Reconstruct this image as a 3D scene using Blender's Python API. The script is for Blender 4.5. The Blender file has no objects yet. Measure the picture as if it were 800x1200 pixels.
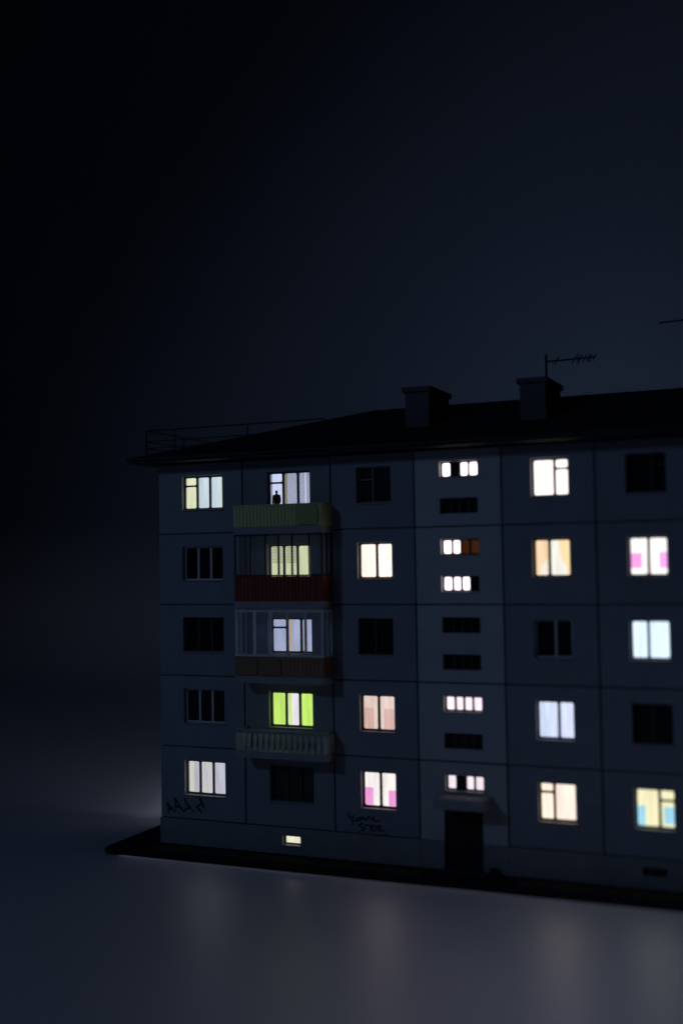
import bpy, bmesh, math, random
from mathutils import Vector, Matrix
random.seed(7)
S = 0.01                      # the photographed building is a 1:100 scale model; lengths below are model metres x 100

# ------------------------------------------------------------------ camera
sc = bpy.context.scene
cam = bpy.data.cameras.new('camera'); co = bpy.data.objects.new('camera', cam)
sc.collection.objects.link(co); sc.camera = co
cam.sensor_fit = 'VERTICAL'; cam.sensor_height = 36; cam.sensor_width = 24
cam.lens = 1340 / 1200 * 36
cam.clip_start = 0.005; cam.clip_end = 50
YAW, PITCH, ROLL = math.radians(23.424), math.radians(2.5575), math.radians(-0.903)
CAM = Vector((24.992, -39.244, 10.963))
fw = Vector((-math.sin(YAW) * math.cos(PITCH), math.cos(YAW) * math.cos(PITCH), math.sin(PITCH)))
rt = Vector((math.cos(YAW), math.sin(YAW), 0)); up = rt.cross(fw)
r2 = rt * math.cos(ROLL) + up * math.sin(ROLL); u2 = up * math.cos(ROLL) - rt * math.sin(ROLL)
co.matrix_world = Matrix(((r2.x, u2.x, -fw.x, CAM.x * S), (r2.y, u2.y, -fw.y, CAM.y * S), (r2.z, u2.z, -fw.z, CAM.z * S), (0, 0, 0, 1)))
cam.dof.use_dof = True; cam.dof.focus_distance = 44.6 * S; cam.dof.aperture_fstop = 3.3; cam.dof.aperture_blades = 7

# ------------------------------------------------------------------ world, lamp, exposure
w = bpy.data.worlds.new('World'); sc.world = w; w.use_nodes = True
bg = w.node_tree.nodes['Background']; bg.inputs[0].default_value = (0.35, 0.5, 1.0, 1); bg.inputs[1].default_value = 0.0008
sl = bpy.data.lights.new('blue_key_lamp', 'SPOT'); so = bpy.data.objects.new('blue_key_lamp', sl); sc.collection.objects.link(so)
sl.energy = 0.93; sl.color = (0.33, 0.535, 1.0); sl.shadow_soft_size = 0.05; sl.spot_size = math.radians(106); sl.spot_blend = 0.55
LP = Vector((-20, -66, 45)) * S; LT = Vector((16, 0, 7)) * S
so.location = LP; so.rotation_euler = (LT - LP).to_track_quat('-Z', 'Y').to_euler()
s2 = bpy.data.lights.new('added_table_fill', 'SPOT'); s2o = bpy.data.objects.new('added_table_fill', s2); sc.collection.objects.link(s2o)  # added fill: brightens the tabletop pool in front of the base
s2.energy = 0.34; s2.color = (0.66, 0.68, 1.0); s2.shadow_soft_size = 0.06; s2.spot_size = math.radians(33); s2.spot_blend = 1.0
s2o.location = Vector((21.5, -9.5, 44)) * S; s2o.rotation_euler = (Vector((21.5, -10.5, 0)) * S - s2o.location).to_track_quat('-Z', 'Y').to_euler()
sc.view_settings.view_transform = 'Standard'; sc.view_settings.look = 'None'
sc.view_settings.exposure = 0; sc.view_settings.gamma = 1; sc.view_settings.use_curve_mapping = False
sc.cycles.use_denoising = True; sc.cycles.max_bounces = 6; sc.cycles.transparent_max_bounces = 16
sc.cycles.sample_clamp_indirect = 4.0; sc.cycles.caustics_reflective = False; sc.cycles.caustics_refractive = False

# ------------------------------------------------------------------ materials
def s2l(c): return tuple(((v / 255) / 12.92 if v <= 10 else (((v / 255) + .055) / 1.055) ** 2.4) for v in c)
def mat(name, col, rough=.7, var=.12, scale=1.2, bump=0.0, bscale=30, spec=.35, metal=0, rnd=0.0, coat=0):
    m = bpy.data.materials.new(name); m.use_nodes = True; n = m.node_tree.nodes; l = m.node_tree.links
    b = n['Principled BSDF']; b.inputs['Roughness'].default_value = rough; b.inputs['Metallic'].default_value = metal
    b.inputs['Specular IOR Level'].default_value = spec; b.inputs['Coat Weight'].default_value = coat
    tc = n.new('ShaderNodeTexCoord'); nz = n.new('ShaderNodeTexNoise'); nz.inputs['Scale'].default_value = scale; nz.inputs['Detail'].default_value = 6; nz.inputs['Roughness'].default_value = .65
    l.new(tc.outputs['Object'], nz.inputs['Vector'])
    rp = n.new('ShaderNodeValToRGB'); rp.color_ramp.elements[0].position = .3; rp.color_ramp.elements[1].position = .72
    rp.color_ramp.elements[0].color = (*[c * (1 - var) for c in col], 1); rp.color_ramp.elements[1].color = (*[min(1, c * (1 + var)) for c in col], 1)
    l.new(nz.outputs['Fac'], rp.inputs['Fac']); out = rp.outputs['Color']
    if rnd:
        oi = n.new('ShaderNodeObjectInfo'); mr = n.new('ShaderNodeMapRange'); mr.inputs['To Min'].default_value = 1 - rnd; mr.inputs['To Max'].default_value = 1 + rnd
        l.new(oi.outputs['Random'], mr.inputs['Value']); vm = n.new('ShaderNodeVectorMath'); vm.operation = 'SCALE'
        l.new(out, vm.inputs[0]); l.new(mr.outputs['Result'], vm.inputs['Scale']); out = vm.outputs['Vector']
    l.new(out, b.inputs['Base Color'])
    if bump:
        n2 = n.new('ShaderNodeTexNoise'); n2.inputs['Scale'].default_value = bscale; n2.inputs['Detail'].default_value = 4; l.new(tc.outputs['Object'], n2.inputs['Vector'])
        bp = n.new('ShaderNodeBump'); bp.inputs['Strength'].default_value = bump; bp.inputs['Distance'].default_value = .02 * S
        l.new(n2.outputs['Fac'], bp.inputs['Height']); l.new(bp.outputs['Normal'], b.inputs['Normal'])
    return m
_em = {}
def lit(rgb, strength=1.0, var=.12):
    """translucent film lit by the lamps inside the model"""
    k = (rgb, strength, var)
    if k in _em: return _em[k]
    m = bpy.data.materials.new('lit_film_%d_%d_%d' % rgb); m.use_nodes = True; n = m.node_tree.nodes; l = m.node_tree.links
    n.remove(n['Principled BSDF']); e = n.new('ShaderNodeEmission'); o = n['Material Output']
    tc = n.new('ShaderNodeTexCoord'); mp = n.new('ShaderNodeMapping'); mp.inputs['Scale'].default_value = (5.0, 2.2, .6); nz = n.new('ShaderNodeTexNoise'); nz.inputs['Scale'].default_value = 1.3; nz.inputs['Detail'].default_value = 3
    l.new(tc.outputs['Object'], mp.inputs['Vector']); l.new(mp.outputs['Vector'], nz.inputs['Vector'])
    mr = n.new('ShaderNodeMapRange'); mr.inputs['From Min'].default_value = .3; mr.inputs['From Max'].default_value = .7
    mr.inputs['To Min'].default_value = strength * (1 - var); mr.inputs['To Max'].default_value = strength * (1 + var)
    l.new(nz.outputs['Fac'], mr.inputs['Value']); l.new(mr.outputs['Result'], e.inputs['Strength'])
    e.inputs['Color'].default_value = (*s2l(rgb), 1); l.new(e.outputs[0], o.inputs['Surface'])
    _em[k] = m; return m
def glass_mat():
    m = bpy.data.materials.new('clear_film'); m.use_nodes = True; n = m.node_tree.nodes; l = m.node_tree.links
    n.remove(n['Principled BSDF']); t = n.new('ShaderNodeBsdfTransparent'); t.inputs[0].default_value = (.86, .88, .9, 1)
    g = n.new('ShaderNodeBsdfGlossy'); g.inputs['Roughness'].default_value = .08; g.inputs['Color'].default_value = (.9, .95, 1, 1)
    f = n.new('ShaderNodeFresnel'); f.inputs['IOR'].default_value = 1.45; mx = n.new('ShaderNodeMixShader')
    l.new(f.outputs[0], mx.inputs[0]); l.new(t.outputs[0], mx.inputs[1]); l.new(g.outputs[0], mx.inputs[2])
    l.new(mx.outputs[0], n['Material Output'].inputs['Surface']); return m
def haze_film_mat():
    m = bpy.data.materials.new('dull_film'); m.use_nodes = True; n = m.node_tree.nodes; l = m.node_tree.links
    n.remove(n['Principled BSDF']); t = n.new('ShaderNodeBsdfTransparent'); t.inputs[0].default_value = (.9, .92, .95, 1)
    g = n.new('ShaderNodeBsdfDiffuse'); g.inputs['Color'].default_value = (.6, .66, .72, 1); mx = n.new('ShaderNodeMixShader'); mx.inputs[0].default_value = .14
    l.new(t.outputs[0], mx.inputs[1]); l.new(g.outputs[0], mx.inputs[2]); l.new(mx.outputs[0], n['Material Output'].inputs['Surface']); return m
def translucent_mat(name, col):
    m = bpy.data.materials.new(name); m.use_nodes = True; n = m.node_tree.nodes; l = m.node_tree.links
    n.remove(n['Principled BSDF']); t = n.new('ShaderNodeBsdfTranslucent'); t.inputs[0].default_value = (*col, 1)
    d = n.new('ShaderNodeBsdfDiffuse'); d.inputs[0].default_value = (*col, 1); mx = n.new('ShaderNodeMixShader'); mx.inputs[0].default_value = .25
    l.new(t.outputs[0], mx.inputs[1]); l.new(d.outputs[0], mx.inputs[2]); l.new(mx.outputs[0], n['Material Output'].inputs['Surface']); return m
M = dict(
    wall=mat('painted_panel', (.335, .36, .395), .8, .10, .55, .25, 26, rnd=.07),
    stair=mat('pale_painted_panel', (.60, .61, .61), .8, .07, .6, .25, 26, rnd=.03),
    joint=mat('joint_filler', (.06, .06, .065), .9), mortar=mat('joint_mortar', (.13, .135, .14), .9, .2, 1.5),
    plinth=mat('plinth_render', (.34, .34, .345), .85, .14, .8, .4, 18),
    roof=mat('bitumen_roof', (.024, .024, .026), .85, .3, 2, .3, 12),
    fascia=mat('eave_board', (.03, .028, .026), .75, .2, 2),
    gutter=mat('gutter_metal', (.05, .05, .052), .7, .15, 3),
    chimney=mat('chimney_render', (.13, .13, .14), .85, .12, 1.5, .3, 20),
    cap=mat('chimney_cap', (.10, .105, .115), .7, .12, 2),
    metal=mat('dark_metal', (.03, .03, .033), .5, .1, 4),
    white=mat('white_frame', (.85, .86, .87), .5, .06, 3),
    grey=mat('grey_frame', (.22, .22, .23), .55, .1, 3),
    brown=mat('brown_frame', (.10, .075, .06), .6, .15, 3),
    sill=mat('sill_metal', (.42, .42, .43), .45, .1, 4),
    dark=mat('dark_pane', (.013, .012, .012), .25, .2, 2, spec=.5),
    amber=mat('amber_film', (.09, .04, .015), .4, .2, 3),
    pale=mat('pale_baluster', (.72, .71, .66), .8, .08, 2), concrete=mat('balcony_concrete', (.42, .425, .42), .85, .12, 1.5, .3, 20),
    green=mat('pistachio_cladding', (.84, .82, .38), .6, .10, 2, rnd=.05),
    green2=mat('green_panel', (.50, .54, .22), .6, .10, 2),
    red=mat('oxblood_cladding', (.32, .075, .04), .6, .15, 2, rnd=.10),
    tan=mat('brown_cladding', (.42, .24, .13), .6, .12, 2, rnd=.06),
    tan2=mat('brown_panel', (.34, .22, .12), .6, .12, 2),
    door=mat('dark_door', (.028, .021, .018), .55, .2, 3),
    base=mat('base_asphalt', (.020, .020, .021), .95, .25, 1.2, .5, 14, spec=.15),
    lawn=mat('lawn_flock', (.07, .062, .04), .95, .35, 3, .8, 30, spec=.1),
    paint=mat('spray_paint', (.05, .05, .055), .7, .1, 4, spec=.2),
    interior=mat('room_white', (.7, .7, .72), .8, .04, 2),
    glass=glass_mat(), dull=haze_film_mat(), tulle=translucent_mat('tulle', (.9, .9, .88)), drape=translucent_mat('drape', (.9, .82, .5)),
)

# ------------------------------------------------------------------ mesh helpers
class MB:
    def __init__(s): s.v = []; s.f = []
    def box(s, x0, x1, y0, y1, z0, z1):
        b = len(s.v); s.v += [(x, y, z) for z in (z0, z1) for y in (y0, y1) for x in (x0, x1)]
        s.f += [tuple(b + i for i in q) for q in ((0, 2, 3, 1), (4, 5, 7, 6), (0, 1, 5, 4), (2, 6, 7, 3), (0, 4, 6, 2), (1, 3, 7, 5))]
        return s
    def prism(s, pts, y0, y1):                # polygon in x,z extruded in y
        b = len(s.v); n = len(pts); s.v += [(x, y0, z) for x, z in pts] + [(x, y1, z) for x, z in pts]
        s.f += [tuple(range(b, b + n)), tuple(range(b + 2 * n - 1, b + n - 1, -1))]
        s.f += [(b + i, b + n + i, b + n + (i + 1) % n, b + (i + 1) % n) for i in range(n)]
        return s
    def tube(s, a, c, r, k=6):
        a = Vector(a); c = Vector(c); d = (c - a).normalized(); p = d.orthogonal().normalized(); q = d.cross(p); b = len(s.v)
        for o in (a, c):
            for i in range(k):
                t = 2 * math.pi * i / k; s.v.append(tuple(o + (p * math.cos(t) + q * math.sin(t)) * r))
        s.f += [(b + i, b + (i + 1) % k, b + k + (i + 1) % k, b + k + i) for i in range(k)]
        s.f += [tuple(range(b + k - 1, b - 1, -1)), tuple(range(b + k, b + 2 * k))]
        return s
    def quad(s, *pts):
        b = len(s.v); s.v += [tuple(p) for p in pts]; s.f.append(tuple(range(b, b + len(pts)))); return s
    def mesh(s, name):
        m = bpy.data.meshes.new(name); m.from_pydata(s.v, [], s.f)
        bm = bmesh.new(); bm.from_mesh(m); bmesh.ops.recalc_face_normals(bm, faces=bm.faces); bm.to_mesh(m); bm.free(); m.update(); return m
    def build(s, name, material, parent=None, bevel=0, loc=None):
        o = bpy.data.objects.new(name, s.mesh(name)); sc.collection.objects.link(o); o.data.materials.append(material)
        o.parent = parent
        if loc: o.location = loc
        if bevel:
            b = o.modifiers.new('bevel', 'BEVEL'); b.width = bevel; b.segments = 2; b.limit_method = 'ANGLE'
        return o
def rrect(x0, x1, z0, z1, r, k=4):
    P = []
    for cx, cz, a0 in ((x1 - r, z0 + r, -90), (x1 - r, z1 - r, 0), (x0 + r, z1 - r, 90), (x0 + r, z0 + r, 180)):
        for i in range(k + 1):
            a = math.radians(a0 + 90 * i / k); P.append((cx + r * math.cos(a), cz + r * math.sin(a)))
    return P
def pierced(mb, x0, x1, z0, z1, holes, y0, y1):
    """slab in the x,z plane with rectangular openings (x0,x1,z0,z1)"""
    xs = sorted({x0, x1, *[h[0] for h in holes], *[h[1] for h in holes]}); zs = sorted({z0, z1, *[h[2] for h in holes], *[h[3] for h in holes]})
    def solid(i, j):
        if not (0 <= i < len(xs) - 1 and 0 <= j < len(zs) - 1): return False
        cx = (xs[i] + xs[i + 1]) / 2; cz = (zs[j] + zs[j + 1]) / 2
        return not any(h[0] < cx < h[1] and h[2] < cz < h[3] for h in holes)
    for i in range(len(xs) - 1):
        for j in range(len(zs) - 1):
            if not solid(i, j): continue
            a, b, c, d = xs[i], xs[i + 1], zs[j], zs[j + 1]
            mb.quad((a, y0, c), (b, y0, c), (b, y0, d), (a, y0, d)); mb.quad((a, y1, c), (a, y1, d), (b, y1, d), (b, y1, c))
            if not solid(i - 1, j): mb.quad((a, y0, c), (a, y0, d), (a, y1, d), (a, y1, c))
            if not solid(i + 1, j): mb.quad((b, y0, c), (b, y1, c), (b, y1, d), (b, y0, d))
            if not solid(i, j - 1): mb.quad((a, y0, c), (a, y1, c), (b, y1, c), (b, y0, c))
            if not solid(i, j + 1): mb.quad((a, y0, d), (b, y0, d), (b, y1, d), (a, y1, d))
    return mb
def weld(o):
    bm = bmesh.new(); bm.from_mesh(o.data); bmesh.ops.remove_doubles(bm, verts=bm.verts, dist=1e-4); bmesh.ops.recalc_face_normals(bm, faces=bm.faces); bm.to_mesh(o.data); bm.free()

# ------------------------------------------------------------------ table and backdrop
BT = .20                                    # thickness of the model's base plate
tab = mat('satin_tabletop', (.74, .755, .83), .70, .04, .6 / S * .01, 0, spec=1.0, coat=1.0)
tab.node_tree.nodes['Principled BSDF'].inputs['Coat Roughness'].default_value = .42
tab.node_tree.nodes['Principled BSDF'].inputs['Coat IOR'].default_value = 2.6
MB().box(-3, 3, -1.6, .52, -.03, -BT * S).build('tabletop', tab)['kind'] = 'structure'
bk = MB(); prof = [(.52, -BT * S)]
for i in range(1, 13):
    a = math.radians(90 * i / 12); prof.append((.52 + .30 * math.sin(a), -BT * S + .30 * (1 - math.cos(a))))
prof += [(.82, 2.4)]
for (ya, za), (yb, zb) in zip(prof, prof[1:]):
    bk.quad((-3, ya, za), (3, ya, za), (3, yb, zb), (-3, yb, zb))
bo = bk.build('backdrop', tab); weld(bo); bo['kind'] = 'structure'
for p in bo.data.polygons: p.use_smooth = True

# ------------------------------------------------------------------ the model building
B = bpy.data.objects.new('model_apartment_building', None); sc.collection.objects.link(B); B.scale = (S, S, S)
B['label'] = 'dark miniature five-storey panel apartment block with glowing windows on grey tabletop'; B['category'] = 'model building'
COLX = [0, 3.80, 7.55, 10.88, 14.15, 17.43, 20.72, 24.47, 28.27]
ROWZ = [1.00, 3.83, 6.62, 9.42, 12.22, 15.02]
D = 5.3; T = .30; J = .030
ZC, HW, H = 2.637, 1.346, 2.8
WIN = {0: (1.08, 2.90), 1: (4.85, 6.68), 2: (8.60, 9.97), 4: (15.21, 16.54), 5: (18.47, 19.80), 6: (21.7, 23.53), 7: (25.37, 27.19)}
STX = (11.86, 13.27); SH = .56
STR = [(14.56 - H * k, 'u', 5 - k) for k in range(5)] + [(13.24 - H * k, 'l', 5 - k) for k in range(4)]
LX0, LX1 = COLX[0], COLX[-1]
DOOR = (11.80, 13.22, .0, 2.20)
ROOM = (4.45, 6.95, 12.42, 14.85)

# core behind the panels, with one hollowed room for the figure at the window
c = MB(); pierced(c, LX0 + .04, LX1 - .04, .02, 15.0, [ROOM, (5.36, 6.11, .36, .70), (18.70, 19.49, .41, .71), DOOR], T + .02, 1.32)
o = c.build('inner_wall', M['joint'], B); weld(o)
MB().box(LX0 + .04, LX1 - .04, 1.325, D - .05, .02, 15.0).build('core', M['joint'], B)

for ci in range(8):
    x0, x1 = COLX[ci] + J, COLX[ci + 1] - J
    if ci == 0: x0 = 0
    if ci == 7: x1 = LX1
    for r in range(5):
        z0, z1 = ROWZ[r] + J, ROWZ[r + 1] - J
        holes = []
        if ci == 3:
            if r == 0: z0 = ROWZ[0] + .002; holes.append((DOOR[0], DOOR[1], z0, DOOR[3]))
            for zt, _, rr in STR:
                if z0 < zt - .2 < z1: holes.append((STX[0], STX[1], zt - SH, zt))
        elif ci in WIN:
            zc = ZC + r * H; holes.append((*WIN[ci], zc - HW / 2, zc + HW / 2))
        mb = pierced(MB(), x0, x1, z0, z1, holes, 0, T)
        o = mb.build('wall_panel', M['stair' if ci == 3 else 'wall'], B); weld(o)
        bv = o.modifiers.new('bevel', 'BEVEL'); bv.width = .018; bv.segments = 2; bv.limit_method = 'ANGLE'
        o.location.y = random.uniform(-.008, .008) - (.012 if ci == 3 else 0)
for sx in (0, 1):                                              # end walls
    xa, xb = ((0.0, .03) if sx == 0 else (LX1 - .03, LX1))
    for r in range(5):
        MB().box(xa, xb, T + .06, D, ROWZ[r] + J, ROWZ[r + 1] - J).build('wall_panel', M['wall'], B)
for x in COLX[1:-1]: MB().box(x - J, x + J, .045, T - .002, ROWZ[0], ROWZ[5] - .03).build('joint', M['joint'], B)
for z in ROWZ[1:5]:
    for xa, xb in zip(COLX, COLX[1:]): MB().box(xa + J + .001, xb - J - .001, .030, T - .002, z - J, z + J).build('joint', M['mortar'], B)
# plinth, interrupted by the entrance bay, with two basement openings
for xa, xb, hole in ((-.04, COLX[3] + .03, (5.36, 6.11, .36, .70)), (COLX[3] + .032, COLX[4] - .032, (DOOR[0], DOOR[1], 0, ROWZ[0] - .01)), (COLX[4] - .03, LX1 + .04, (18.70, 19.49, .41, .71))):
    o = pierced(MB(), xa, xb, 0, ROWZ[0] - .01, [hole], -.045, T).build('plinth', M['plinth'], B); weld(o)
    bv = o.modifiers.new('bevel', 'BEVEL'); bv.width = .02; bv.segments = 2; bv.limit_method = 'ANGLE'
for xa, xb in ((-.04, 0.04), (LX1 - .04, LX1 + .04)):
    MB().box(xa, xb, T + .01, D, 0, ROWZ[0] - .01).build('plinth', M['plinth'], B)

# ------------------------------------------------------------------ windows
def fillets(mb, a, b, c, d, r, y0, y1):
    for (cx, cz, sx, sz) in ((a, c, 1, 1), (b, c, -1, 1), (a, d, 1, -1), (b, d, -1, -1)):
        pts = [(cx, cz)]
        for i in range(5):
            t = math.radians(90 * i / 4); pts.append((cx + sx * r * (1 - math.sin(t)), cz + sz * r * (1 - math.cos(t))))
        mb.prism(pts, y0, y1)
def window(x0, x1, z0, z1, splits, tr, colours, frame='grey', yf=.17, sill=True, r=.055, bar=.085, border=.07, name='window', curtains=(), glassy=False):
    """splits: mullion centres 0..1; tr: {pane index: transom height from the top, 0..1}; colours: one per pane column"""
    W = x1 - x0; Hh = z1 - z0; y0, y1 = yf, yf + .08
    e = .004
    mb = MB()
    mb.box(x0 + e, x1 - e, y0, y1, z0 + e, z0 + border); mb.box(x0 + e, x1 - e, y0, y1, z1 - border, z1 - e)
    mb.box(x0 + e, x0 + border, y0 + .001, y1 - .001, z0 + border, z1 - border); mb.box(x1 - border, x1 - e, y0 + .001, y1 - .001, z0 + border, z1 - border)
    cuts = [x0 + border - bar / 2] + [x0 + W * s for s in splits] + [x1 - border + bar / 2]
    for s in cuts[1:-1]: mb.box(s - bar / 2, s + bar / 2, y0 + .002, y1 - .002, z0 + border, z1 - border)
    cells = []
    for i in range(len(cuts) - 1):
        a, b = cuts[i] + bar / 2, cuts[i + 1] - bar / 2
        if i in tr:
            zt = z1 - Hh * tr[i]; mb.box(a, b, y0 + .003, y1 - .003, zt - bar * .4, zt + bar * .4)
            cells += [(i, a, b, z0 + border, zt - bar * .4), (i, a, b, zt + bar * .4, z1 - border)]
        else: cells.append((i, a, b, z0 + border, z1 - border))
    for (i, a, b, c_, d_) in cells: fillets(mb, a, b, c_, d_, min(r, (b - a) * .3), y0 + .004, y1 - .004)
    f = mb.build(name, M[frame], B)
    for (i, a, b, c_, d_) in cells:
        col = colours[i % len(colours)]
        m = M['glass'] if glassy else (M[col] if isinstance(col, str) else lit(*col))
        MB().box(a - .02, b + .02, y1 + .004, y1 + .016, c_ - .02, d_ + .02).build('pane', m, f)
    for cu in curtains:                                       # relative to the opening
        if len(cu) == 2:                                      # swagged outline
            MB().prism([(x0 + W * p, z0 + Hh * q) for p, q in cu[0]], y1 - .012, y1 + .002).build('curtain', lit(*cu[1]), f); continue
        a, b, c_, d_, col = cu
        m = M[col] if isinstance(col, str) else lit(*col)
        ca, cb = x0 + W * a, x0 + W * b
        # clip away from behind the bars is not needed: cloth hangs right behind the sashes
        MB().box(ca, cb, y1 - .012, y1 + .002, z0 + Hh * c_, z0 + Hh * d_).build('curtain', m, f)
    if sill: MB().box(x0 - .03, x1 + .03, -.07, yf - .002, z0 - .035, z0 + .002).build('sill', M['sill'], f, .008)
    return f
def wz(r): return (ZC + (r - 1) * H - HW / 2, ZC + (r - 1) * H + HW / 2)
K = 'dark'
third = (.345, .66)
def L(r, g, b, s=1.0): return ((r, g, b), s)
# first column
for r, args in {5: dict(splits=(.33, .65), tr={0: .29}, colours=[L(224, 226, 194), L(196, 212, 222), L(200, 218, 226)], frame='grey', curtains=[(.06, .30, .06, .66, L(216, 220, 186)), (.90, .955, .06, .94, L(205, 218, 200))]),
                4: dict(splits=third, tr={}, colours=[K], frame='white'), 3: dict(splits=third, tr={}, colours=[K], frame='brown'),
                2: dict(splits=third, tr={}, colours=[K], frame='white'),
                1: dict(splits=(.335, .66), tr={}, colours=[L(186, 186, 198), L(200, 198, 202), L(188, 190, 206)], frame='grey', curtains=[(.06, .16, .06, .94, L(205, 205, 190))])}.items():
    window(*WIN[0], *wz(r), **args)
# balcony column
window(WIN[1][0], WIN[1][1], *wz(5), splits=(.35, .69), tr={0: .31}, colours=[K], frame='grey', glassy=True)
window(WIN[1][0], WIN[1][1], *wz(4), splits=third, tr={}, colours=[L(228, 232, 182, 1.15), L(232, 236, 186, 1.15), L(236, 240, 190, 1.15)], frame='grey')
window(WIN[1][0] + .05, WIN[1][1] + .03, *wz(3), splits=(.37, .70), tr={0: .28}, colours=[L(196, 202, 232), L(198, 204, 236), L(198, 204, 236)], frame='brown',
       curtains=[(.415, .47, .06, .94, L(238, 200, 150)), (.745, .80, .06, .94, L(236, 196, 160))])
window(WIN[1][0], WIN[1][1], *wz(2), splits=(.355, .67), tr={}, colours=[L(182, 220, 104, 1.15), L(222, 218, 224, 1.1), L(184, 224, 104, 1.15)], frame='grey', curtains=[(.39, .46, .06, .94, L(205, 230, 140))])
window(WIN[1][0], WIN[1][1], *wz(1), splits=third, tr={}, colours=[K], frame='brown')
# third column
window(*WIN[2], *wz(5), splits=(.44,), tr={0: .34}, colours=[K], frame='grey', bar=.06)
window(*WIN[2], *wz(4), splits=(.52,), tr={}, colours=[L(255, 234, 220, 1.25), L(255, 238, 226, 1.35)], frame='grey')
window(*WIN[2], *wz(3), splits=(.46,), tr={}, colours=[K], frame='brown')
window(*WIN[2], *wz(2), splits=(.50,), tr={}, colours=[L(226, 202, 192), L(230, 208, 200)], frame='brown', curtains=[(.05, .33, .05, .62, L(216, 176, 168)), (.63, .95, .05, .60, L(218, 182, 174))])
window(*WIN[2], *wz(1), splits=(.52,), tr={}, colours=[L(236, 230, 228, 1.15), L(236, 228, 224, 1.15)], frame='brown', curtains=[(.05, .28, .06, .53, L(238, 158, 218)), (.72, .95, .06, .48, L(238, 158, 218))])
# fifth column
window(*WIN[4], *wz(5), splits=(.60,), tr={1: .28}, colours=[L(255, 244, 240, 1.5)], frame='grey')
window(*WIN[4], *wz(4), splits=(.42,), tr={}, colours=[L(238, 230, 212, 1.1), L(240, 238, 226, 1.1)], frame='brown',
       curtains=[(((.05, .05), (.15, .05), (.17, .28), (.27, .36), (.375, .48), (.375, .95), (.05, .95)), L(246, 212, 172, 1.05)), (((.95, .05), (.95, .95), (.66, .95), (.69, .62), (.74, .42), (.84, .30), (.87, .05)), L(252, 220, 170, 1.1))])
window(*WIN[4], *wz(3), splits=(.54,), tr={}, colours=[K], frame='white')
window(*WIN[4], *wz(2), splits=(.57,), tr={}, colours=[L(200, 212, 238, 1.15), L(206, 216, 244, 1.2)], frame='grey')
window(*WIN[4], *wz(1), splits=(.40,), tr={0: .27}, colours=[L(250, 230, 212, 1.2), L(248, 228, 214, 1.2)], frame='brown')
# sixth column
window(*WIN[5], *wz(5), splits=(.63,), tr={1: .28}, colours=[K], frame='brown')
window(*WIN[5], *wz(4), splits=(.50,), tr={}, colours=[L(250, 246, 240, 1.25), L(250, 244, 242, 1.25)], frame='grey', curtains=[(.05, .32, .20, .58, L(250, 166, 232, 1.05)), (.75, .95, .20, .60, L(250, 176, 242, 1.05))])
window(*WIN[5], *wz(3), splits=(.44,), tr={}, colours=[L(216, 236, 255, 1.25)], frame='grey')
window(*WIN[5], *wz(2), splits=(.49,), tr={}, colours=[K], frame='brown')
window(*WIN[5], *wz(1), splits=(.60,), tr={1: .30}, colours=[L(236, 230, 188, 1.15), L(234, 230, 186, 1.15)], frame='brown', curtains=[(.05, .24, .06, .54, L(160, 218, 238)), (.70, .95, .12, .54, L(156, 216, 240))])
# columns past the picture's edge
for r in range(1, 6):
    window(*WIN[6], *wz(r), splits=third, tr={}, colours=[K] if r in (1, 3) else [L(240, 226, 200)], frame='grey')
    window(*WIN[7], *wz(r), splits=third, tr={}, colours=[K] if r in (2, 5) else [L(214, 220, 236)], frame='grey')
# staircase strips
SL = {('u', 5): '1011', ('l', 5): '0000', ('u', 4): '11aa', ('l', 4): '1110', ('u', 3): '0000', ('l', 3): '0000', ('u', 2): '1111', ('l', 2): '0000', ('u', 1): '1011'}
for zt, k, rr in STR:
    code = SL[(k, rr)]; st = {5: 3.0, 4: 2.4, 2: 1.15, 1: 1.0}.get(rr, 1)
    window(*STX, zt - SH, zt, (.268, .50, .735), {}, [{'1': ((252, 236, 246), st), '0': K, 'a': ((60, 31, 12), 1.0)}[q] for q in code], frame='brown', bar=.065, border=.05, r=.05, name='window', sill=('1' in code))
# basement openings
f = pierced(MB(), 5.365, 6.105, .365, .695, [(5.43, 6.05, .41, .66)], .12, .18).build('vent_window', M['grey'], B); weld(f)
MB().box(5.40, 6.08, .185, .20, .39, .68).build('pane', lit((232, 226, 200), 1.0), f)
MB().box(5.33, 6.14, -.09, .115, .335, .367).build('sill', M['sill'], f)
f = pierced(MB(), 18.705, 19.485, .415, .705, [(18.76, 19.43, .46, .66)], .12, .18).build('vent_window', M['brown'], B); weld(f)
MB().box(18.73, 19.46, .185, .20, .44, .68).build('pane', M['dark'], f)

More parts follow.
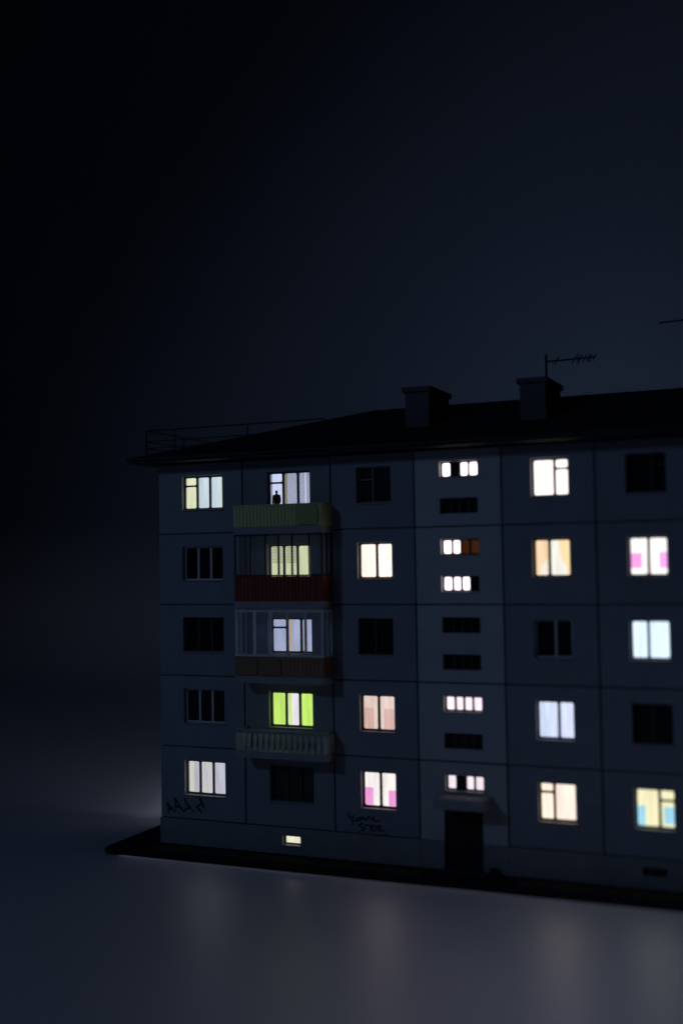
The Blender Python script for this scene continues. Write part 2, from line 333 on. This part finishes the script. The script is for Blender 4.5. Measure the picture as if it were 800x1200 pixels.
# ------------------------------------------------------------------ lit room behind the top balcony window
rx0, rx1, rz0, rz1 = ROOM
rm = MB(); rm.box(rx0 + .004, rx1 - .004, T + .03, 1.30, rz0 + .004, rz0 + .03); rm.box(rx0 + .004, rx1 - .004, T + .03, 1.30, rz1 - .03, rz1 - .004)
rm.box(rx0 + .004, rx0 + .03, T + .03, 1.30, rz0 + .03, rz1 - .03); rm.box(rx1 - .03, rx1 - .004, T + .03, 1.30, rz0 + .03, rz1 - .03)
room = rm.build('lit_room', M['interior'], B)
MB().box(rx0 + .03, rx1 - .03, 1.27, 1.298, rz0 + .03, rz1 - .03).build('light_panel', lit((214, 218, 246), 1.3, .05), room)
def drape(x0, x1, z0, z1, y, waves, amp, m, parent):
    mb = MB(); n = waves * 8
    P = [(x0 + (x1 - x0) * i / n, y + amp * math.sin(2 * math.pi * waves * i / n + .4 * math.sin(i))) for i in range(n + 1)]
    for (xa, ya), (xb, yb) in zip(P, P[1:]): mb.quad((xa, ya, z0), (xb, yb, z0), (xb, yb, z1), (xa, ya, z1))
    o = mb.build('curtain', m, parent); weld(o)
    for p in o.data.polygons: p.use_smooth = True
    return o
drape(5.50, 6.28, rz0 + .06, rz1 - .1, .46, 5, .012, M['tulle'], room)
drape(6.32, 6.90, rz0 + .06, rz1 - .1, .47, 4, .012, M['tulle'], room)
drape(5.44, 5.56, rz0 + .06, rz1 - .1, .40, 2, .02, M['drape'], room)

# ------------------------------------------------------------------ balconies
BX0, BX1, BY = 3.88, 7.60, -.92
def balcony(zf, label, body='concrete'):
    o = MB().box(BX0, BX1, BY, -.004 - .01, zf, zf + .27).build('balcony', M[body], B, .02); o['label'] = label; return o
def ribs(parent, z0, z1, m, x0, x1, pitch, y, wd=.62, depth=.03):
    n = int((x1 - x0) / pitch); p = (x1 - x0) / n; me = None
    for i in range(n):
        xc = x0 + (i + .5) * p
        if me is None: o = MB().box(-p * wd / 2, p * wd / 2, y - depth, y - .001, z0, z1).build('slat', m, parent, 0, (xc, 0, 0)); me = o.data
        else:
            o = bpy.data.objects.new('slat', me); sc.collection.objects.link(o); o.parent = parent; o.location = (xc, 0, 0)
def parapet(parent, z0, z1, m, th=.05):
    y0 = BY + .02
    MB().box(BX0 + .01, BX1 - .01, y0, y0 + th, z0, z1).build('parapet', m, parent)
    MB().box(BX0 + .01, BX0 + .01 + th, y0 + th + .002, -.012, z0, z1).build('parapet', m, parent)
    MB().box(BX1 - .01 - th, BX1 - .01, y0 + th + .002, -.012, z0, z1).build('parapet', m, parent)
    return y0
def side_ribs(parent, z0, z1, m, pitch, x, depth=.025):
    n = int(.86 / pitch); me = None
    for i in range(n):
        yc = -.02 - (i + .5) * (.86 / n)
        if me is None: o = MB().box(x + .001, x + depth, -pitch * .3, pitch * .3, z0, z1).build('slat', m, parent, 0, (0, yc, 0)); me = o.data
        else:
            o = bpy.data.objects.new('slat', me); sc.collection.objects.link(o); o.parent = parent; o.location = (0, yc, 0)
# top: pistachio slatted parapet with a plain rounded board
z5 = 12.10
b5 = balcony(z5, 'open balcony with pistachio green slatted parapet'); y0 = parapet(b5, z5 + .275, 13.17, M['green'])
ribs(b5, z5 + .29, 13.15, M['green'], BX0 + .03, BX1 - .03, .142, y0)
side_ribs(b5, z5 + .29, 13.15, M['green'], .142, BX1 - .01)
MB().box(BX0, BX1, BY - .015, BY + .09, 13.172, 13.215).build('handrail', M['green'], b5, .01)
MB().box(BX1 - .075, BX1, BY + .095, -.012, 13.172, 13.215).build('handrail', M['green'], b5, .01)
MB().prism(rrect(6.55, 7.45, z5 + .33, 13.14, .12), y0 - .10, y0 - .031).build('rounded_board', M['green2'], b5)
# fourth storey: dark glazed, oxblood parapet
def glazing(parent, posts, z0, z1, m, pw, side=True, film='glass', top=.06, bot=.06):
    y = BY + .03; pd = .07
    MB().box(BX0 + .012, BX1 - .012, y, y + pd, z1 - top, z1).build('rail', m, parent)
    MB().box(BX0 + .012, BX1 - .012, y - .01, y + pd + .01, z0, z0 + bot).build('rail', m, parent)
    for x in posts: MB().box(x - pw / 2, x + pw / 2, y + .004, y + pd - .004, z0 + bot + .001, z1 - top - .001).build('post', m, parent)
    for xa, xb in zip(posts, posts[1:]):
        MB().box(xa + pw / 2 + .001, xb - pw / 2 - .001, y + .03, y + .038, z0 + bot + .002, z1 - top - .002).build('glass_pane', M[film], parent)
    for sx, x in ((-1, BX0 + .012), (1, BX1 - .012 - pd)):
        MB().box(x, x + pd, y + pd + .012, -.012, z1 - top, z1).build('rail', m, parent); MB().box(x, x + pd, y + pd + .012, -.012, z0, z0 + bot).build('rail', m, parent)
        for yp in (-.03 - pw / 2, -.46): MB().box(x + .004, x + pd - .004, yp - pw / 2, yp + pw / 2, z0 + bot + .001, z1 - top - .001).build('post', m, parent)
        MB().box(x + .03, x + .038, -.46 + pw / 2 + .002, -.03 - pw - .002, z0 + bot + .002, z1 - top - .002).build('glass_pane', M[film], parent)
        MB().box(x + .03, x + .038, y + pd + .002, -.46 - pw / 2 - .002, z0 + bot + .002, z1 - top - .002).build('glass_pane', M[film], parent)
z4 = z5 - H
b4 = balcony(z4, 'glazed balcony with dark posts and oxblood red slatted parapet'); y0 = parapet(b4, z4 + .275, 10.50, M['red'])
ribs(b4, z4 + .29, 10.48, M['red'], BX0 + .03, BX1 - .03, .15, y0); side_ribs(b4, z4 + .29, 10.48, M['red'], .15, BX1 - .01)
glazing(b4, [BX0 + .05, 4.61, 5.22, 5.77, 6.33, 7.04, BX1 - .05], 10.503, z5 - .004, M['metal'], .06, film='dull')
# third storey: white-framed glazing over brown parapet with two rounded boards
z3 = z4 - H
b3 = balcony(z3, 'glazed balcony with white frame over brown panelled parapet'); y0 = parapet(b3, z3 + .275, 7.50, M['tan'])
ribs(b3, z3 + .29, 7.48, M['tan'], 5.92, BX1 - .03, .15, y0, .6, .02); side_ribs(b3, z3 + .29, 7.48, M['tan'], .15, BX1 - .01)
for xa in (3.95, 4.93): MB().prism(rrect(xa, xa + .90, z3 + .31, 7.46, .12), y0 - .055, y0 - .001).build('rounded_board', M['tan2'], b3)
glazing(b3, [BX0 + .07, 4.70, 5.38, 6.10, 6.84, BX1 - .07], 7.503, z4 - .05, M['white'], .085, film='dull', top=.09, bot=.08)
# second storey: open concrete balustrade
z2 = z3 - H
b2 = balcony(z2, 'open concrete balcony with slotted balustrade')
yb = BY + .01
MB().box(BX0 + .004, BX1 - .004, yb, yb + .11, 4.63, 4.76).build('handrail', M['concrete'], b2, .02)
for x in (BX0 + .004, BX1 - .114): MB().box(x, x + .11, yb + .112, -.012, 4.63, 4.76).build('handrail', M['concrete'], b2, .02)
nb = 15; me = None
for i in range(nb + 1):
    xc = BX0 + .06 + (BX1 - BX0 - .12) * i / nb
    if me is None: o = MB().box(-.05, .05, yb + .01, yb + .10, z2 + .272, 4.628).build('baluster', M['pale'], b2, 0, (xc, 0, 0)); me = o.data
    else: o = bpy.data.objects.new('baluster', me); sc.collection.objects.link(o); o.parent = b2; o.location = (xc, 0, 0)
me = None
for x in (BX0 + .06, BX1 - .06):
    for yc in (-.10, -.34, -.58):
        if me is None: o = MB().box(-.045, .045, -.05, .05, z2 + .272, 4.628).build('baluster', M['pale'], b2, 0, (x, yc, 0)); me = o.data
        else: o = bpy.data.objects.new('baluster', me); sc.collection.objects.link(o); o.parent = b2; o.location = (x, yc, 0)
# venetian blind hanging in the fourth-storey balcony window
a, b = WIN[1]; zb, zt = wz(4)
wb = [o for o in B.children if o.name.startswith('window') and abs(o.data.vertices[0].co.x - a) < .05 and abs(o.data.vertices[0].co.z - zb) < .1][0]
me = None
for i in range(11):
    z = zt - .12 - i * .058
    for xa, xb in ((a + .10, a + .55), (a + .72, a + 1.14)):
        MB().box(xa, xb, .235, .252, z, z + .016).build('blind_slat', M['sill'], wb)

# ------------------------------------------------------------------ roof, eaves, chimneys, railing, aerials
EX0, EX1, EY, ZE, ZR = -.92, LX1 + .92, -.90, 15.24, 17.37
HX = 7.3
rf = MB()
v = dict(FL=(EX0, EY, ZE), FR=(EX1, EY, ZE), BL=(EX0, D, ZE), BR=(EX1, D, ZE), RL=(HX, D, ZR), RR=(LX1 - HX, D, ZR))
rf.quad(v['FL'], v['FR'], v['RR'], v['RL']); rf.quad(v['FL'], v['RL'], v['BL']); rf.quad(v['FR'], v['BR'], v['RR']); rf.quad(v['BL'], v['RL'], v['RR'], v['BR']); rf.quad(v['FL'], v['BL'], v['BR'], v['FR'])
roof = rf.build('roof', M['roof'], B); weld(roof)
MB().box(EX0 + .02, EX1 - .02, EY + .02, D, 15.05, ZE - .004).build('eave_board', M['fascia'], roof)
MB().tube((EX0, EY - .035, ZE - .05), (EX1, EY - .035, ZE - .05), .045, 8).build('gutter', M['gutter'], roof)
def roofz(y): return ZE + (ZR - ZE) * (y - EY) / (D - EY)
for cx in (10.05, 14.50):
    yc0, yc1 = 1.5, 3.95
    ch = MB(); x0, x1 = cx, cx + .95
    zf, zb_ = roofz(yc0) - .12, roofz(yc1) - .12
    b_ = [(x0, yc0, zf), (x1, yc0, zf), (x1, yc1, zb_), (x0, yc1, zb_), (x0, yc0, 17.40), (x1, yc0, 17.40), (x1, yc1, 17.40), (x0, yc1, 17.40)]
    for q in ((0, 1, 5, 4), (1, 2, 6, 5), (2, 3, 7, 6), (3, 0, 4, 7), (0, 3, 2, 1), (4, 5, 6, 7)): ch.quad(*[b_[i] for i in q])
    c_ = ch.build('chimney', M['chimney'], B); weld(c_)
    MB().box(x0 - .11, x1 + .10, yc0 - .10, yc1 + .10, 17.404, 17.60).build('cap', M['cap'], c_, .03)
rl = MB()                                                     # rails; posts are separate
RX0, RX1, RY0 = -.10, 7.66, -.70
ry1 = 4.9
posts = [(x, RY0) for x in (RX0, 1.21, 4.44, RX1)] + [(RX0, 2.1), (RX0, ry1)]
rail = None
for h in (.97, .55, .28):
    z = 15.36 + h
    pts = [(RX0, ry1, z), (RX0, RY0, z), (RX1, RY0, z)]
    for a_, c_ in zip(pts, pts[1:]): rl.tube(a_, c_, .018 if h < .9 else .026, 6)
rail = rl.build('roof_railing', M['metal'], B)
def hipz(x, y):
    zz = roofz(y); k = min((x - EX0), (EX1 - x)) / (HX - EX0); return min(zz, ZE + (ZR - ZE) * k)
for x, y in posts: MB().tube((x, y, hipz(x, y) - .03), (x, y, 16.34), .026, 6).build('post', M['metal'], rail)
# aerial on the second chimney
an = MB().tube((15.15, 3.0, 17.56), (15.15, 3.0, 18.66), .055).build('aerial', M['metal'], B)
MB().tube((15.1, 3.0, 18.40), (17.0, 3.0, 18.42), .032).build('boom', M['metal'], an)
for i, x in enumerate((15.55, 16.22, 16.42, 16.60, 16.78, 16.96)):
    hh = .20 - .008 * i
    MB().tube((x - .05, 3.0 - hh, 18.40 - hh * .9), (x + .05, 3.0 + hh, 18.42 + hh * .9), .022).build('element', M['metal'], an)
MB().tube((16.36, 3.0, 18.22), (16.36, 3.0, 18.60), .022).build('element', M['metal'], an)
MB().tube((16.76, 3.0, 18.24), (16.76, 3.0, 18.58), .022).build('element', M['metal'], an)
# tall aerial by the ridge, mostly past the picture's edge
an = MB().tube((21.2, 5.0, 17.1), (21.2, 5.0, 20.3), .035).build('aerial', M['metal'], B)
MB().tube((19.02, 5.0, 19.86), (21.6, 5.0, 19.93), .03).build('boom', M['metal'], an)
for x in (19.9, 20.4, 20.9): MB().tube((x, 4.6, 19.89), (x, 5.4, 19.89), .013).build('element', M['metal'], an)

# ------------------------------------------------------------------ entrance
dr = MB().box(DOOR[0] + .004, DOOR[1] - .004, .12, .30, 2.10, DOOR[3] - .004); dr.box(DOOR[0] + .004, DOOR[0] + .07, .121, .299, .05, 2.10); dr.box(DOOR[1] - .07, DOOR[1] - .004, .121, .299, .05, 2.10)
dr = dr.build('entrance_door', M['door'], B)
xm = (DOOR[0] + DOOR[1]) / 2 + .12
for xa, xb in ((DOOR[0] + .075, xm - .01), (xm + .01, DOOR[1] - .075)):
    lf = MB().box(xa, xb, .16, .21, .06, 2.09).build('door_leaf', M['door'], dr)
    MB().box(xa + .1, xb - .1, .145, .159, .25, .95).box(xa + .1, xb - .1, .145, .159, 1.15, 1.9).build('raised_panel', M['door'], dr, .01)
MB().box(xm - .09, xm - .05, .10, .159, 1.0, 1.18).build('handle', M['metal'], dr)
MB().box(11.66, 13.46, -.55, .10, .004, .045).build('doorstep', M['joint'], B, .015)
MB().box(11.72, 13.60, -1.02, -.02, 2.33, 2.68).build('canopy', M['concrete'], B, .04)
MB().prism(rrect(13.52, 13.80, .003, .26, .05), -.36, -.12).build('low_block', M['door'], B)

# ------------------------------------------------------------------ graffiti: sprayed strokes a hair proud of the panels
def strokes(lines, fx, fz, wd, y=-.0125):
    mb = MB()
    for pl in lines:
        P = [Vector((fx(px, py), fz(px, py))) for px, py in pl]
        # smooth the polyline a little
        Q = [P[0]]
        for a_, b_ in zip(P, P[1:]):
            for t in (.25, .5, .75, 1): Q.append(a_.lerp(b_, t))
        R = [Q[0]] + [(Q[i - 1] + Q[i] * 2 + Q[i + 1]) / 4 for i in range(1, len(Q) - 1)] + [Q[-1]]
        for i, (a_, b_) in enumerate(zip(R, R[1:])):
            d = (b_ - a_)
            if d.length < 1e-6: continue
            n = Vector((-d.y, d.x)).normalized() * wd * (.8 + .3 * math.sin(i * 1.7)); d = d.normalized() * wd * .4; ys = y - .0004 * (i % 3)
            mb.prism([(a_.x - d.x + n.x, a_.y - d.y + n.y), (b_.x + d.x + n.x, b_.y + d.y + n.y), (b_.x + d.x - n.x, b_.y + d.y - n.y), (a_.x - d.x - n.x, a_.y - d.y - n.y)], ys, ys + .003)
    return mb
Z = 800 / 60
g1 = [[(90, 335), (98, 415), (105, 490)], [(92, 345), (130, 410), (215, 480)], [(100, 430), (165, 440)], [(205, 265), (212, 350), (215, 440)], [(205, 270), (270, 380), (345, 485)], [(215, 405), (300, 400)],
      [(360, 275), (385, 360), (510, 490)], [(440, 420), (385, 430), (345, 480)], [(590, 275), (628, 330), (610, 375), (545, 400), (580, 440), (620, 490)], [(600, 280), (640, 370), (665, 440)]]
strokes(g1, lambda x, y: .23 + (190 + x / Z - 195) * .0387, lambda x, y: 2.05 - .39 - (915 + y / Z - 938) * .0337 + (190 + x / Z - 195) * .0028, .042).build('graffiti', M['paint'], B)
g2 = [[(92, 100), (125, 160), (170, 210)], [(185, 140), (180, 210), (170, 300)], [(225, 225), (260, 185), (325, 165), (310, 215), (225, 235)], [(350, 160), (345, 200), (400, 210), (410, 170)],
      [(420, 150), (460, 190), (510, 225), (600, 228)], [(520, 165), (470, 215)], [(345, 268), (250, 290), (315, 325), (345, 365), (265, 395)], [(365, 300), (362, 385)], [(365, 300), (455, 290), (458, 410)],
      [(485, 300), (545, 310), (535, 390), (485, 380), (485, 300)], [(575, 300), (575, 385), (625, 370), (580, 340), (620, 315), (575, 300)], [(600, 370), (690, 392)], [(350, 515), (450, 518), (550, 488)], [(540, 452), (700, 440)]]
strokes(g2, lambda x, y: 8.01 + (400 + x / Z - 406) * .0335, lambda x, y: 2.05 - .24 - (945 + y / Z - 950) * .0311 + (400 + x / Z - 406) * .0026, .034).build('graffiti', M['paint'], B)

# ------------------------------------------------------------------ base plate, lawn strip, added glow strip beneath, added glow tube and shield behind
PX0, PX1, PY0, PY1 = -1.75, LX1 + 1.75, -1.75, D + .4
pl = rrect(PX0, PX1, PY0, PY1, .55, 6)
bm_ = MB(); n = len(pl)
bm_.v = [(x, y, -BT + .05) for x, y in pl] + [(x, y, 0) for x, y in pl]; bm_.f = [tuple(range(n)), tuple(range(n, 2 * n))] + [(i, (i + 1) % n, n + (i + 1) % n, n + i) for i in range(n)]
bm_.build('base_plate', M['base'], B, .03)
MB().box(PX0 + .4, PX1 - .4, PY0 + .7, PY1 - .4, -BT + .001, -BT + .0505).build('base_foot', M['base'], B)
MB().box(PX0 + .6, PX1 - .6, PY0 + .50, PY0 + .69, -BT + .001, -BT + .047).build('added_leak_strip', lit((222, 226, 255), 1.9, .05), B)  # glowing strip added to give the light leaking under the front edge
for xa, xb in ((.2, 11.2), (14.6, LX1)): MB().box(xa, xb, -1.15, -.35, .004, .03).build('lawn_strip', M['lawn'], B)
MB().box(.2, LX1 - .2, D - .046, D + .06, 1.5, 1.7).build('added_tube_holder', M['white'], B)  # unseen bracket, added to carry the glow tube
MB().tube((.2, D + .22, 1.6), (LX1 - .2, D + .22, 1.6), .15, 10).build('added_glow_tube', lit((232, 238, 255), 74.0, .03), B)  # unseen tube added for the glow on the table behind the building
MB().box(.1, LX1 - .1, D - .046, D + 2.2, 1.86, 1.92).build('added_light_shield', M['metal'], B)  # unseen shield added to keep the tube's light off the backdrop

# ------------------------------------------------------------------ the figure at the top balcony window
def person(px, py, pz, height):
    k = height / 1.70
    J_ = {'pel': (0, 0, .95, .125, .10), 'wst': (0, 0, 1.08, .115, .085), 'chs': (0, 0, 1.28, .145, .10), 'nkb': (0, 0, 1.43, .075, .065), 'nk': (0, -.005, 1.50, .048, .05), 'hd0': (0, -.02, 1.56, .065, .075), 'hd1': (0, -.015, 1.64, .075, .088),
          'lhip': (.09, 0, .90, .085, .085), 'lkn': (.10, -.01, .50, .058, .058), 'lan': (.10, .02, .09, .04, .04), 'lto': (.11, -.11, .04, .038, .035),
          'rhip': (-.09, 0, .90, .085, .085), 'rkn': (-.10, -.01, .50, .058, .058), 'ran': (-.10, .02, .09, .04, .04), 'rto': (-.11, -.11, .04, .038, .035),
          'lsh': (.145, 0, 1.39, .062, .06), 'lel': (.165, .01, 1.12, .043, .043), 'lwr': (.13, -.15, .97, .03, .03), 'lha': (.11, -.23, .95, .035, .022),
          'rsh': (-.145, 0, 1.39, .062, .06), 'rel': (-.165, .01, 1.12, .043, .043), 'rwr': (-.13, -.15, .97, .03, .03), 'rha': (-.11, -.23, .95, .035, .022)}
    for sgn, s_ in ((1, 'l'), (-1, 'r')):
        for i in range(4): J_[s_ + 'f%d' % i] = (sgn * (.085 + .018 * i), -.285 - (.012 if i in (1, 2) else 0), .945, .008, .008)
        J_[s_ + 'th'] = (sgn * .075, -.235, .945, .009, .009)
    E_ = [('pel', 'wst'), ('wst', 'chs'), ('chs', 'nkb'), ('nkb', 'nk'), ('nk', 'hd0'), ('hd0', 'hd1')]
    for s_ in 'lr': E_ += [('pel', s_ + 'hip'), (s_ + 'hip', s_ + 'kn'), (s_ + 'kn', s_ + 'an'), (s_ + 'an', s_ + 'to'), ('chs', s_ + 'sh'), (s_ + 'sh', s_ + 'el'), (s_ + 'el', s_ + 'wr'), (s_ + 'wr', s_ + 'ha'), (s_ + 'wr', s_ + 'th')] + [(s_ + 'ha', s_ + 'f%d' % i) for i in range(4)]
    names = list(J_); me = bpy.data.meshes.new('person'); me.from_pydata([J_[n_][:3] for n_ in names], [(names.index(a), names.index(b)) for a, b in E_], [])
    o = bpy.data.objects.new('person', me); sc.collection.objects.link(o)
    sk = o.modifiers.new('skin', 'SKIN'); sk.use_smooth_shade = True
    for i, n_ in enumerate(names): me.skin_vertices[0].data[i].radius = J_[n_][3:5]
    me.skin_vertices[0].data[0].use_root = True
    sb = o.modifiers.new('sub', 'SUBSURF'); sb.levels = 2; sb.render_levels = 2
    dg = bpy.context.evaluated_depsgraph_get(); ev = bpy.data.meshes.new_from_object(o.evaluated_get(dg)); o.modifiers.clear(); o.data = ev
    zmin = min(v_.co.z for v_ in ev.vertices); zmax = max(v_.co.z for v_ in ev.vertices); kk = height / (zmax - zmin)
    for nm, c_ in (('dark_red_jumper', (.075, .010, .012)), ('dark_trousers', (.012, .013, .02)), ('skin', (.30, .17, .12)), ('dark_hair', (.010, .008, .007))): ev.materials.append(mat(nm, c_, .75, .15, 8))
    for p in ev.polygons:
        c_ = p.center; p.use_smooth = True
        hand = abs(c_.x) > .05 and c_.z < 1.0 and c_.y < -.13
        if c_.z > 1.47: p.material_index = 3 if (c_.z > 1.64 or (c_.y > -.02 and c_.z > 1.52)) else 2
        elif hand: p.material_index = 2
        elif c_.z > .93 or (abs(c_.x) > .13 and c_.z > .9): p.material_index = 0
        else: p.material_index = 1
    for v_ in ev.vertices: v_.co = Vector((v_.co.x, v_.co.y, v_.co.z - zmin)) * kk * S
    o.location = Vector((px, py, pz)) * S; o.rotation_euler.z = math.radians(12)
    o['label'] = 'small figure in dark red standing behind the top balcony window'; o['category'] = 'person'
    return o
person(5.0, .58, ROOM[2] + .031, 1.38)
